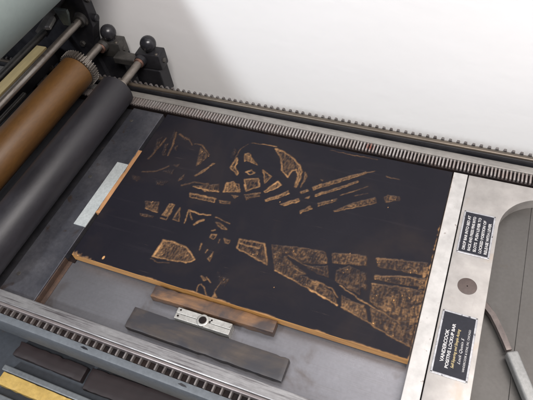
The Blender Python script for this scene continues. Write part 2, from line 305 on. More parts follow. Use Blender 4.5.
CARVE = [
 ('t', 0.55, 1.2, [(116.9, 165.6), (147.2, 166.7), (160.1, 166.7), (155.2, 180.7), (145.8, 176.8), (129.3, 170.4)]),
 ('l', 0.9, 1.4, [(117.4, 164.6), (135.4, 164.4), (160.1, 166.7)]),
 ('s', 1, 1, [(168.5, 169.1), (164.4, 185.3), (175.6, 192.4), (190.6, 177.5), (189.8, 174.3)]),
 ('o', 0.8, 1.6, [(160.4, 238.7), (158.2, 217.4), (175.0, 204.9), (174.5, 209.9), (165.5, 219.5), (163.5, 235.4)]),
 ('s', 0.9, 1, [(169.0, 249.5), (175.6, 253.4), (198.6, 232.9), (188.5, 234.1), (177.5, 237.2), (175.3, 234.5)]),
 ('o', 0.7, 1.2, [(186.6, 215.4), (192.3, 221.0), (200.2, 217.3), (194.5, 211.7)]),
 ('o', 0.55, 1.3, [(189.7, 200.4), (200.4, 182.3), (215.7, 194.4), (210.1, 208.3)]),
 ('o', 0.6, 1.2, [(210.8, 226.3), (228.3, 217.4), (223.3, 202.4), (217.8, 212.5)]),
 ('o', 0.8, 1.4, [(228.0, 186.6), (235.7, 202.2), (241.4, 211.5), (248.1, 205.8), (239.0, 193.6), (230.1, 185.3)]),
 ('s', 0.9, 1, [(239.4, 176.9), (253.1, 188.4), (262.8, 198.7), (265.3, 194.2), (255.2, 182.7), (243.4, 174.4)]),
 ('s', 0.6, 1, [(182.1, 166.7), (194.4, 167.3), (190.3, 162.4)]),
 ('t', 0.5, 1, [(202.6, 169.8), (220.7, 181.8), (224.8, 177.1), (208.1, 164.0)]),
 ('l', 0.4, 1.0, [(119.3, 150.9), (163.4, 152.6)]),
 ('t', 0.3, 1, [(93.9, 243.6), (115.7, 230.3), (109.6, 218.1), (104.5, 204.2)]),
 ('l', 0.4, 1.6, [(110.4, 185.5), (130.0, 217.6)]),
 ('t', 0.25, 1, [(148.4, 258.7), (153.1, 255.7), (154.6, 237.0), (150.8, 238.1)]),
 ('l', 0.55, 1.2, [(171.5, 275.2), (193.6, 277.8), (213.1, 278.0)]),
 ('o', 0.75, 1.8, [(213.1, 273.7), (228.4, 271.6), (247.5, 262.4), (262.6, 250.4), (269.8, 238.5), (271.4, 225.3), (271.4, 208.1), (268.9, 209.3), (267.6, 230.0), (259.6, 241.5), (254.6, 238.1), (252.2, 223.7), (239.2, 233.7), (235.3, 242.6), (228.9, 257.2)]),
 ('t', 0.45, 1, [(226.1, 264.7), (248.9, 258.7), (259.7, 245.6), (253.2, 237.7), (247.5, 228.2), (238.6, 239.6)]),
 ('s', 0.9, 1, [(259.0, 249.4), (266.5, 245.5), (271.3, 237.0), (272.0, 223.5), (271.1, 208.8), (269.2, 210.1), (267.9, 228.2), (265.0, 239.1)]),
 ('o', 0.7, 1.2, [(275.4, 240.1), (280.6, 231.8), (278.2, 210.1), (278.0, 225.3)]),
 ('s', 0.7, 1, [(279.8, 201.2), (288.8, 209.4), (292.6, 206.8), (282.3, 198.2)]),
 ('s', 0.7, 1, [(290.1, 192.4), (296.8, 198.8), (297.1, 193.4)]),
 ('s', 0.95, 1, [(234.0, 171.4), (251.2, 185.3), (262.6, 199.1), (265.3, 194.3), (253.0, 180.7), (237.7, 169.6)]),
 ('s', 0.8, 1, [(259.4, 171.3), (282.5, 189.1), (285.6, 184.5), (265.6, 170.6)]),
 ('s', 0.9, 1, [(296.0, 214.2), (306.9, 226.0), (309.1, 219.1), (299.0, 209.8)]),
 ('s', 0.8, 1, [(302.8, 202.4), (311.8, 210.6), (313.0, 206.9), (305.0, 200.1)]),
 ('s', 0.55, 1, [(294.7, 215.1), (324.1, 238.0), (362.5, 266.3), (365.3, 264.4), (328.4, 233.5), (298.9, 211.1)]),
 ('l', 0.6, 1, [(298.9, 211.1), (328.4, 233.5), (365.3, 264.4)]),
 ('l', 0.3, 1, [(365.3, 264.4), (375.6, 271.2)]),
 ('s', 0.6, 1, [(302.9, 201.8), (331.0, 224.9), (356.5, 246.2), (358.4, 244.1), (332.3, 220.4), (305.7, 199.4)]),
 ('s', 0.5, 1, [(311.4, 188.0), (329.7, 200.6), (337.2, 204.0), (335.7, 199.5), (315.2, 183.4)]),
 ('l', 0.4, 0.9, [(339.3, 211.5), (372.4, 239.6)]),
 ('l', 0.3, 0.9, [(359.0, 216.5), (376.0, 226.3)]),
 ('t', 0.7, 1, [(337.0, 181.5), (362.3, 204.9), (389.1, 223.6), (392.9, 214.0), (367.1, 197.5), (341.2, 181.7)]),
 ('t', 0.6, 1, [(399.4, 226.6), (404.9, 231.9), (421.9, 232.6), (423.1, 227.2), (404.2, 218.1)]),
 ('s', 0.7, 1, [(291.7, 167.9), (303.1, 180.9), (306.5, 176.9), (293.2, 163.7)]),
 ('l', 0.35, 0.9, [(297.8, 294.4), (337.6, 293.1), (372.5, 294.8)]),
 ('l', 0.25, 0.9, [(394.0, 265.8), (413.9, 264.0)]),
 ('s', 0.3, 1, [(302.0, 233.5), (306.4, 233.6), (306.1, 229.7)]),
 ('t', 0.6, 1, [(58.0, 117.0), (80.3, 121.8), (87.1, 103.4), (65.8, 106.2)]),
 ('l', 0.65, 1.4, [(66.1, 105.6), (87.1, 103.4)]),
 ('t', 0.5, 1, [(60.7, 94.8), (86.3, 95.9), (85.2, 92.0), (64.4, 91.1)]),
 ('s', 0.9, 1, [(96.8, 124.8), (107.0, 124.1), (106.3, 100.9), (96.6, 100.9)]),
 ('l', 0.4, 1.2, [(97.4, 96.4), (107.4, 95.8), (107.8, 113.3)]),
 ('o', 0.5, 1.2, [(116.5, 121.4), (126.9, 99.3), (116.5, 99.7)]),
 ('l', 0.8, 1.4, [(136.6, 97.6), (132.1, 122.1), (150.7, 119.7), (168.1, 122.4)]),
 ('l', 0.6, 2.2, [(151.1, 99.6), (155.4, 106.9), (160.9, 111.4)]),
 ('l', 0.4, 1.2, [(134.5, 120.6), (144.7, 106.4)]),
 ('l', 0.55, 1.4, [(176.3, 121.3), (201.8, 117.5)]),
 ('o', 0.55, 1.2, [(180.1, 113.0), (187.7, 113.2), (201.3, 106.3), (194.2, 105.5)]),
 ('o', 0.55, 1.2, [(118.7, 152.1), (161.5, 153.3), (163.1, 146.4), (122.0, 145.5)]),
 ('s', 0.7, 1, [(133.0, 162.8), (158.2, 169.4), (158.4, 165.6), (140.3, 161.1)]),
 ('o', 0.4, 1, [(168.6, 151.7), (186.0, 153.2), (187.4, 149.9), (171.9, 147.9)]),
 ('o', 0.5, 1, [(183.4, 86.5), (183.7, 92.4), (190.1, 93.3), (190.0, 85.2)]),
 ('l', 0.4, 1.2, [(181.2, 97.7), (186.2, 100.0)]),
 ('l', 0.45, 1.2, [(198.9, 82.0), (199.1, 88.0)]),
 ('o', 0.6, 1.2, [(204.8, 90.5), (213.9, 90.0), (214.3, 85.8), (208.5, 85.6)]),
 ('o', 0.8, 1.6, [(119.1, 62.2), (134.0, 63.5), (158.1, 61.0), (178.9, 46.5), (169.4, 38.7), (118.5, 32.2)]),
 ('t', 0.75, 1, [(119.1, 62.2), (134.0, 63.5), (158.1, 61.0), (176.9, 47.5), (168.7, 40.1), (118.5, 33.2)]),
 ('s', 0.8, 1, [(118.8, 61.1), (122.5, 61.6), (126.3, 34.7), (118.3, 32.5)]),
 ('l', 0.3, 1, [(117.4, 28.7), (130.8, 26.5), (147.0, 30.0)]),
 ('s', 0.7, 1, [(197.8, 65.3), (200.6, 58.1), (200.8, 49.6), (196.0, 53.5)]),
 ('l', 0.5, 1.2, [(188.2, 60.7), (189.0, 66.4)]),
 ('l', 0.45, 1.2, [(176.2, 73.3), (179.2, 62.1)]),
 ('s', 0.5, 1, [(198.3, 24.2), (199.4, 26.1), (208.5, 22.0), (206.4, 19.2)]),
 ('l', 0.45, 1, [(206.9, 25.4), (215.4, 20.6)]),
 ('l', 0.5, 1, [(204.2, 1.6), (201.8, 11.1), (205.2, 14.0), (212.3, 9.2), (218.1, 1.8)]),
 ('s', 0.95, 1, [(227.1, 8.2), (233.6, 2.5), (226.9, 0.9)]),
 ('l', 0.35, 1, [(226.6, 7.4), (229.5, 26.7)]),
 ('t', 0.2, 1, [(218.6, 36.8), (237.6, 32.3), (236.8, 21.6), (229.0, 23.5)]),
 ('o', 0.75, 1.5, [(226.6, 96.7), (262.8, 99.7), (278.7, 69.8), (227.4, 81.5)]),
 ('t', 0.5, 1, [(231.0, 86.5), (261.4, 96.0), (275.4, 73.4), (233.2, 81.4)]),
 ('l', 0.8, 1.8, [(229.3, 90.6), (243.7, 90.5), (258.0, 90.4)]),
 ('t', 0.8, 1, [(272.4, 101.6), (308.9, 108.2), (348.0, 112.5), (355.7, 94.7), (327.0, 87.2), (300.9, 92.0), (300.2, 86.4), (291.8, 65.3)]),
 ('t', 0.7, 1, [(291.8, 65.3), (299.7, 87.8), (316.4, 79.2), (331.6, 73.5), (317.8, 67.5), (336.3, 67.5), (358.2, 63.7), (377.5, 54.8), (385.7, 41.6)]),
 ('l', 0.95, 1.6, [(291.9, 65.0), (338.4, 53.6), (385.7, 41.6)]),
 ('l', 0.6, 1.2, [(312.0, 76.3), (332.2, 71.9), (318.5, 65.7)]),
 ('l', 0.5, 1.2, [(300.9, 92.0), (325.0, 85.0), (352.1, 83.0)]),
 ('t', 0.6, 1, [(331.4, 81.9), (357.0, 92.1), (363.3, 76.2), (346.1, 77.2)]),
 ('t', 0.7, 1, [(356.9, 113.7), (393.2, 122.0), (397.0, 107.9), (361.7, 98.2)]),
 ('t', 0.6, 1, [(370.9, 89.0), (385.4, 101.1), (399.7, 98.2), (409.1, 63.7), (392.3, 68.1), (372.7, 74.8)]),
 ('t', 0.65, 1, [(387.0, 56.5), (413.2, 48.5), (417.3, 33.7), (393.7, 38.0)]),
 ('l', 0.5, 1.2, [(349.8, 66.0), (371.7, 61.5), (383.2, 52.5)]),
 ('t', 0.6, 1, [(415.4, 123.3), (447.6, 129.9), (480.5, 136.4), (477.3, 116.2), (419.8, 111.1)]),
 ('l', 0.5, 1.3, [(415.6, 122.8), (447.5, 130.4)]),
 ('t', 0.5, 1, [(419.4, 97.7), (452.8, 106.9), (482.8, 112.2), (483.0, 99.5), (448.5, 94.0), (419.7, 91.9)]),
 ('t', 0.7, 1, [(419.1, 84.5), (449.7, 88.7), (482.1, 92.2), (486.5, 53.3), (456.7, 43.3), (423.3, 59.1)]),
 ('s', 0.95, 1, [(476.7, 127.7), (481.8, 129.9), (482.6, 120.8), (479.2, 112.5), (477.4, 113.3)]),
 ('s', 0.8, 1, [(471.7, 80.5), (475.2, 85.8), (475.5, 79.0), (472.2, 72.5)]),
 ('s', 0.85, 1, [(476.9, 100.3), (482.7, 103.1), (482.3, 97.3), (476.9, 94.7)]),
 ('s', 0.85, 1, [(477.0, 85.0), (483.2, 89.2), (483.6, 78.9), (479.2, 74.2)]),
 ('s', 0.8, 1, [(472.1, 64.3), (475.6, 69.5), (476.2, 59.0), (473.8, 56.4)]),
 ('s', 0.85, 1, [(478.7, 69.2), (483.5, 74.0), (484.1, 61.7), (480.2, 58.5)]),
 ('s', 0.7, 1, [(477.5, 52.9), (483.6, 56.2), (483.8, 49.8), (479.3, 47.8)]),
 ('t', 0.5, 1, [(367.2, 115.9), (389.5, 119.8), (401.7, 122.1), (405.5, 108.0), (371.8, 100.4)]),
 ('t', 0.4, 1, [(373.8, 93.5), (408.4, 97.0), (414.7, 73.1), (394.8, 73.7), (379.8, 73.2)]),
 ('t', 0.7, 1, [(391.3, 51.4), (418.0, 51.9), (425.1, 34.1), (404.5, 39.3)]),
 ('t', 0.7, 1, [(388.6, 52.0), (421.5, 47.7), (427.0, 31.4), (412.5, 36.6), (396.4, 42.1)]),
 ('t', 0.65, 1, [(426.7, 50.7), (457.7, 43.7), (481.7, 49.1), (483.0, 16.8), (465.6, 19.5), (433.8, 27.9)]),
 ('l', 0.5, 1.1, [(392.0, 40.6), (425.7, 31.7), (455.9, 22.5), (484.3, 16.0)]),
 ('s', 0.75, 1, [(475.0, 50.8), (480.0, 55.1), (480.3, 47.3), (476.1, 43.4)]),
 ('s', 0.7, 1, [(478.5, 37.7), (482.2, 41.5), (482.5, 32.7), (479.4, 30.4)]),
 ('s', 0.55, 1, [(469.3, 33.4), (471.9, 36.8), (472.7, 28.2), (470.4, 26.2)]),
 ('t', 0.45, 1, [(17.9, 247.3), (24.9, 218.0), (19.6, 216.5), (13.7, 241.6)]),
 ('t', 0.4, 1, [(34.8, 236.2), (42.4, 212.0), (37.8, 210.7), (31.1, 232.9)]),
 ('t', 0.25, 1, [(30.7, 271.5), (38.6, 252.9), (35.9, 247.7)]),
 ('t', 0.5, 1, [(93.0, 243.4), (114.8, 230.1), (109.6, 216.0), (103.6, 203.9)]),
 ('l', 0.45, 1.6, [(111.3, 184.9), (121.3, 198.7), (127.7, 216.9)]),
 ('t', 0.5, 1, [(93.0, 184.5), (94.5, 174.9), (89.9, 167.6), (88.7, 173.2)]),
 ('t', 0.4, 1, [(11.3, 157.0), (25.0, 157.7), (26.0, 149.9), (17.3, 149.8)]),
 ('t', 0.35, 1, [(67.7, 195.8), (75.8, 200.2), (75.3, 192.6)]),
 ('t', 0.25, 1, [(55.2, 159.5), (75.3, 163.4), (70.1, 154.0), (58.9, 152.7)]),
 ('t', 0.25, 1, [(48.3, 231.0), (54.7, 237.2), (55.9, 226.6)]),
 ('t', 0.25, 1, [(50.2, 258.4), (67.9, 258.6), (69.3, 252.3), (53.3, 252.4)]),
 ('t', 0.25, 1, [(56.0, 180.1), (73.0, 187.0), (74.7, 177.3)]),
 ('l', 0.9, 1, [(304.2, 199.6), (332.0, 221.5), (357.7, 243.9)]),
 ('l', 0.8, 1, [(314.2, 183.8), (335.6, 199.9)]),
 ('l', 0.7, 1, [(339.9, 181.3), (367.1, 197.5), (392.6, 213.2)]),
 ('l', 0.9, 1.2, [(293.4, 164.8), (306.6, 176.6)]),
 ('l', 0.9, 1.2, [(237.1, 169.7), (252.8, 181.0), (265.3, 194.3)]),
 ('l', 0.9, 1.2, [(265.5, 170.9), (285.4, 184.8)]),
 ('l', 0.8, 1.2, [(193.6, 191.2), (200.8, 179.9), (217.3, 194.2), (211.9, 206.2)]),
 ('l', 0.5, 1, [(201.4, 172.5), (223.4, 182.8)]),
 ('l', 0.5, 1, [(204.9, 168.0), (224.3, 176.7)]),
 ('l', 0.6, 1, [(168.7, 168.6), (192.4, 175.5), (185.1, 188.7), (165.3, 186.8), (168.7, 168.6)]),
 ('l', 0.3, 1.2, [(166.4, 271.6), (158.5, 258.6), (157.7, 237.2)]),
 ('l', 0.9, 1.6, [(120.0, 62.2), (118.8, 32.7)]),
 ('l', 0.5, 1, [(147.2, 52.7), (161.7, 54.0), (163.4, 44.8)]),
 ('l', 0.4, 1, [(146.4, 42.7), (166.4, 50.6)]),
 ('l', 0.2, 2.2, [(18.7, 196.8), (21.8, 210.5), (24.3, 228.8), (25.4, 247.1)]),
 ('l', 0.2, 2.0, [(36.6, 263.8), (44.7, 234.4), (47.0, 213.3)]),
 ('l', 0.2, 2.5, [(45.0, 261.5), (66.8, 253.8), (76.3, 245.3)]),
 ('l', 0.2, 2.0, [(23.9, 168.8), (47.0, 177.5), (60.3, 191.6)]),
 ('l', 0.2, 1.6, [(80.0, 248.6), (94.2, 248.1), (114.8, 232.2)]),
 ('l', 0.2, 2.0, [(99.2, 162.4), (116.9, 173.5), (138.7, 175.9)]),
 ('s', 0.5, 1, [(451.8, 79.5), (455.7, 81.4), (456.4, 64.6), (453.5, 64.1)]),
 ('s', 0.5, 1, [(460.1, 79.5), (463.3, 81.1), (464.6, 64.6), (461.3, 64.8)]),
 ('s', 0.5, 1, [(445.3, 71.8), (448.0, 75.5), (449.5, 56.9), (446.1, 58.4)]),
 ('l', 0.5, 1, [(419.8, 96.3), (452.8, 106.9), (482.2, 109.2)]),
 ('l', 0.6, 1, [(381.0, 69.3), (414.4, 56.2), (455.0, 45.4)]),
 ('l', 0.5, 1, [(419.1, 84.5), (449.4, 90.0), (481.8, 93.5)]),
]
# ------------------------------------------------------------------ setting
bm = B(); box(bm, -3.2, 2.6, .705, .80, -.9, 2.3)
w = obj('wall', bm, 'plaster'); w['kind'] = 'structure'
bm = B(); box(bm, -3.2, 2.6, -2.6, .704, -.96, -.9)
f = obj('floor', bm, 'floor'); f['kind'] = 'structure'

# ------------------------------------------------------------------ proof press: bed, rails, racks, side
press = thing('proof_press', 'flat bed proof press with grey steel bed and toothed rails along both sides', 'printing press', (-.4, .36, -.9))
BX0, BX1 = -1.25, .42
bm = B(); box(bm, BX0, .0302, .1737, .5617, -.05, -.0202, .0006)
obj('bed', bm, 'bed', press)
bm = B(); box(bm, .0306, .1211, .1737, .5617, -.05, -.0202, .0005)
obj('bed_extension', bm, 'bed_right', press)
bm = B(); box(bm, .1213, BX1, .1737, .5617, -.05, -.0204, .0005)
obj('bed_extension', bm, 'bed_right', press)
# head plate the paper feeds over, its rusty riser and the plate under the rollers
bm = B(); box(bm, -.5535, -.4915, .1745, .5605, -.0202, -.0080, .0008)
hp = obj('head_plate', bm, 'plate', press); hp['label'] = 'dark stained steel plate at the head of the bed'
bm = B(); box(bm, -.4914, -.4895, .1745, .2500, -.0201, -.0100); obj('riser', bm, 'rust', hp)
bm = B(); box(bm, -.4914, -.4785, .2501, .5605, -.0201, -.0185); obj('gap_shade', bm, 'groove', hp)  # dark strip that paints the shade in the gap beside the plate
for y in (.205, .395, .53):
    bm = B(); lathe(bm, [(-.0085, .0032), (-.0076, .0032), (-.0074, .0026)], (-.541, y, 0), 'z', 20)
    obj('screw', bm, 'iron', hp)
bm = B(); box(bm, -1.2, -.5549, .1745, .5605, -.0202, -.0125, .0008); obj('feed_plate', bm, 'black', press)
# rust stain strip left beside the plate is in the bed material of its own thin shim
bm = B(); box(bm, -.4894, -.4825, .1745, .2535, -.0202, -.0190, .0004); obj('shim', bm, 'rust', press)

# near rail
bm = B(); box(bm, BX0, BX1, .1578, .1736, -.06, .0, .0012)
nr = obj('bearer_rail', bm, 'rail', press)
bm = B(); box(bm, BX0, BX1, .1535, .1577, -.012, -.0016, .0012); obj('edge_strip', bm, 'lip', nr)
bm = B(); box(bm, BX0, BX1, .1405, .1577, -.06, -.0140); obj('rack_bed', bm, 'groove', nr)
obj('gear_rack', rack(-1.2, .4, .1458, .1577, -.0140, -.0092, .0114, .0021, .0030, .0004), 'tooth_dim', nr)
# painted side casting under the near rack
prof = [(.1455, -.0125), (.1395, -.0125), (.1365, -.0135), (.1350, -.0165), (.1335, -.052), (.1345, -.056), (.1404, -.056), (.1404, -.0250), (.1455, -.0250)]
bm = B(); prism(bm, prof, 'x', BX0, BX1); sp = obj('side_casting', bm, 'paint', press, smooth=40)
for x in (-.575, -.385, -.24):
    bm = B(); prism(bm, [(x-.007, .1412), (x-.001, .1400), (x+.006, .1404), (x+.003, .1424), (x-.003, .1432)], 'z', -.0128, -.0122)
    obj('chipped_paint', bm, 'black', sp)
# far rail
bm = B(); box(bm, BX0, BX1, .5620, .5806, -.06, -.0046)
fr = obj('bearer_rail', bm, 'groove', press)
obj('gear_rack', rack(-1.2, .4, .5640, .5804, -.0046, -.0010, .0053, .0023, .0026, .0002), 'tooth', fr)
bm = B(); box(bm, BX0, BX1, .5807, .5938, -.06, 0, .0008); obj('flat_strip', bm, 'strip', fr)
bm = B(); box(bm, BX0, BX1, .5939, .5964, -.06, -.008); obj('channel', bm, 'groove', fr)
bm = B(); box(bm, BX0, BX1, .5965, .5985, -.06, .0072, .0006); obj('ridge_face', bm, 'black', fr)
prof = [(.5986, -.06)] + [(.6011-.0025*math.cos(a), .0078+.0025*math.sin(a)) for a in [i*PI/2/5 for i in range(6)]] + \
       [(.6030+.003*math.sin(a), .0073+.003*math.cos(a)) for a in [i*PI/2/5 for i in range(6)]] + [(.606, -.06)]
bm = B(); prism(bm, prof, 'x', BX0, BX1); obj('guide_ridge', bm, 'ridge', fr, smooth=40)
bm = B(); box(bm, BX0, BX1, .6061, .6104, -.06, .0052); obj('rack_bed', bm, 'ridge', fr)
obj('outer_rack', rack(-1.2, .4, .6066, .6104, .0052, .0112, .0113, .0036, .0060, .0005), 'rack_dark', fr)
# body under the bed
bm = B(); box(bm, BX0+.02, BX1-.02, .215, .54, -.9, -.06, .004); obj('cabinet', bm, 'shelf', press)
bm = B(); box(bm, BX0+.02, BX1-.02, -.02, .2149, -.19, -.172, .002); obj('lower_shelf', bm, 'shelf', press)
bm = B(); box(bm, -1.1, -1.04, .0, .21, -.9, -.19, .003); obj('leg', bm, 'shelf', press)
bm = B(); box(bm, .2, .26, .0, .21, -.9, -.19, .003); obj('leg', bm, 'shelf', press)

# ------------------------------------------------------------------ roller carriage
car = thing('roller_carriage', 'roller carriage of the press with amber and black ink rollers and pale cylinder', 'roller carriage', (-.75, .36, -.0125))
Y0 = .168
bm = B(); lathe(bm, [(Y0, .10), (Y0, .11), (.636, .11), (.640, .108), (.640, .05)], (-.672, 0, .292), 'y', 128)
obj('impression_cylinder', bm, 'tympan', car, smooth=40)
bm = B(); rod(bm, -.679, .10, .0066, Y0, .648); r2 = obj('tie_rod', bm, 'shaft', car, smooth=40)
bm = B(); lathe(bm, [(.1055, .0016), (.1069, .0016)], (-.679, .628, 0), 'z', 14); obj('oil_hole', bm, 'black', r2)
bm = B(); rod(bm, -.740, .09, .0064, Y0, .612); obj('tie_rod', bm, 'iron', car, smooth=40)
bm = B(); rod(bm, -.729, .04, .0042, Y0, .50); obj('scraper_rod', bm, 'iron', car, smooth=40)
bm = B(); box(bm, -.7765, -.7487, Y0, .606, .050, .060, .0012); obj('wooden_bar', bm, 'ochre', car)
bm = B(); box(bm, -.80, -.765, Y0, .632, .004, .040, .003); obj('cross_bar', bm, 'black', car)
# far side frame, standing just off the wall
prof = [(-1.15, -.10), (-.67, -.10), (-.682, .012), (-.676, .05), (-.660, .085), (-.657, .30), (-.70, .34), (-1.15, .34)]
bm = B(); prism(bm, prof, 'y', .650, .672, .0015); sf = obj('side_frame', bm, 'black', car)
bm = B(); lathe(bm, [(-.006, .0), (-.006, .008), (.003, .008), (.005, .006)], (-.657, .661, .138), 'x', 6); obj('bolt', bm, 'iron', sf)
bm = B(); lathe(bm, [(-.004, .007), (.004, .007), (.0055, .005)], (-.657, .661, .098), 'x', 20); obj('bolt', bm, 'black', sf)
prof = [(-.705, .098), (-.692, .098), (-.684, .122), (-.684, .130), (-.712, .130)]
bm = B(); prism(bm, prof, 'y', .628, .634, .0008); obj('gripper_bracket', bm, 'gripper', car)
bm = B(); box(bm, -.714, -.704, .590, .622, .112, .120, .002, rot=.3); obj('gripper_finger', bm, 'quoin', car)
bm = B(); prism(bm, [(-.80, .062), (-.700, .150), (-.690, .142), (-.79, .052)], 'y', .640, .6495, .001); obj('rib', bm, 'iron', sf)
bm = B(); lathe(bm, [(.6405, .0115), (.6455, .0115), (.648, .0145), (.6498, .0145)], (-.679, 0, .10), 'y', 28); obj('rod_boss', bm, 'iron', sf, smooth=40)
for bx_, bz_ in ((-.70, .045), (-.715, .17), (-.69, .21)):
    bm = B(); lathe(bm, [(.6445, .0055), (.6478, .006), (.6499, .006)], (bx_, 0, bz_), 'y', 6); obj('bolt', bm, 'iron', sf)

def roller(name, mat, x, z, y1, geared, label):
    bm = B(); rr = .031
    lathe(bm, [(Y0-.004, rr-.003), (Y0, rr), (y1-.002, rr), (y1, rr-.002), (y1, .012)], (x, 0, z), 'y', 96)
    o = obj(name, bm, mat, car, smooth=40); o['label'] = label
    if geared:
        bm = B(); prism(bm, gear_profile(x, z, .0305, .0352, 40), 'y', y1+.0004, y1+.0145)
        obj('gear_ring', bm, 'shaft', o)
    bm = B(); ye = .0149 if geared else .0004
    lathe(bm, [(y1+ye, .0135), (y1+ye+.012, .0135), (y1+ye+.0125, .0072), (.646, .0072)], (x, 0, z), 'y', 28)
    obj('roller_shaft', bm, 'shaft', o, smooth=40); return o
roller('form_roller', 'rubber', -.573, .031, .560, False, 'dark ink covered rubber roller nearest the bed')
roller('ink_roller', 'amber', -.661, .046, .572, True, 'amber brown rubber roller with a gear at its far end')

def bearing(x, y, z, k, xs, zs):
    bm = B(); box(bm, xs-.0125, x+.018, y-.013, y+.015, z-.017, z+.0155, .0025, rot=.06)
    lathe(bm, [(y-.022, .0105), (y-.0135, .0115)], (xs, 0, zs), 'y', 26)
    o = obj('bearing_block', bm, 'iron' if k else 'black', car, smooth=35)
    bm = B(); kx, ky, kz = x-.004, y, z+.0315
    prof = [(-.018, .008), (-.0155, .0085), (-.0125, .0075)]
    for i in range(1, 24):
        a = -PI/2 + .55 + (PI-.55)*i/24; prof.append((.0148*math.sin(a), .0148*math.cos(a)))
    prof.append((.0149, .0008))
    lathe(bm, prof, (kx, ky, kz), 'z', 40); obj('knob', bm, 'knob', o, smooth=50)
    bm = B(); lathe(bm, [(y-.0265, .0090), (y-.0222, .0094)], (xs, 0, zs), 'y', 26); obj('collar', bm, 'copper', o, smooth=40)
    bm = B(); lathe(bm, [(x+.0175, .0048), (x+.0205, .0048), (x+.0212, .0038)], (0, y+.001, z-.002), 'x', 6); obj('lock_nut', bm, 'iron', o)
    bm = B(); lathe(bm, [(z+.015, .0026), (z+.0172, .0026), (z+.0176, .002)], (x+.0125, y-.008, 0), 'z', 16); obj('set_screw', bm, 'shaft', o)
bearing(-.5535, .660, .0275, 0, -.573, .031); bearing(-.647, .672, .0295, 1, -.661, .040)
bm = B(); box(bm, -.598, -.541, .646, .676, -.05, .0100, .002); obj('bearing_bracket', bm, 'black', car)
bm = B(); box(bm, -.69, -.632, .660, .69, -.05, .0125, .002); obj('bearing_bracket', bm, 'black', car)
bm = B(); box(bm, -.634, -.586, .640, .662, .016, .030, .002); obj('spacer_bar', bm, 'iron', car)

# ------------------------------------------------------------------ carved and inked woodblock
BW, BH = .4845, .300
BXL, BYN = -.478, .2545
blk = thing('woodblock', 'large black inked woodblock carved with a figure and radiating lines', 'woodblock', (-.236, .4045, -.0202))

def vnoise(shape, cells_x, cells_y, rng):
    """smooth value noise on a grid"""
    h, w_ = shape
    gx, gy = int(cells_x)+2, int(cells_y)+2
    gr = rng.random((gy, gx))
    u = np.linspace(0, cells_x, w_); v = np.linspace(0, cells_y, h)
    iu = u.astype(int); iv = v.astype(int); fu = u-iu; fv = v-iv
    fu = fu*fu*(3-2*fu); fv = fv*fv*(3-2*fv)
    a = gr[iv][:, iu]; b = gr[iv][:, iu+1]; c = gr[iv+1][:, iu]; d = gr[iv+1][:, iu+1]
    return (a*(1-fu)+b*fu)*(1-fv)[:, None] + (c*(1-fu)+d*fu)*fv[:, None]

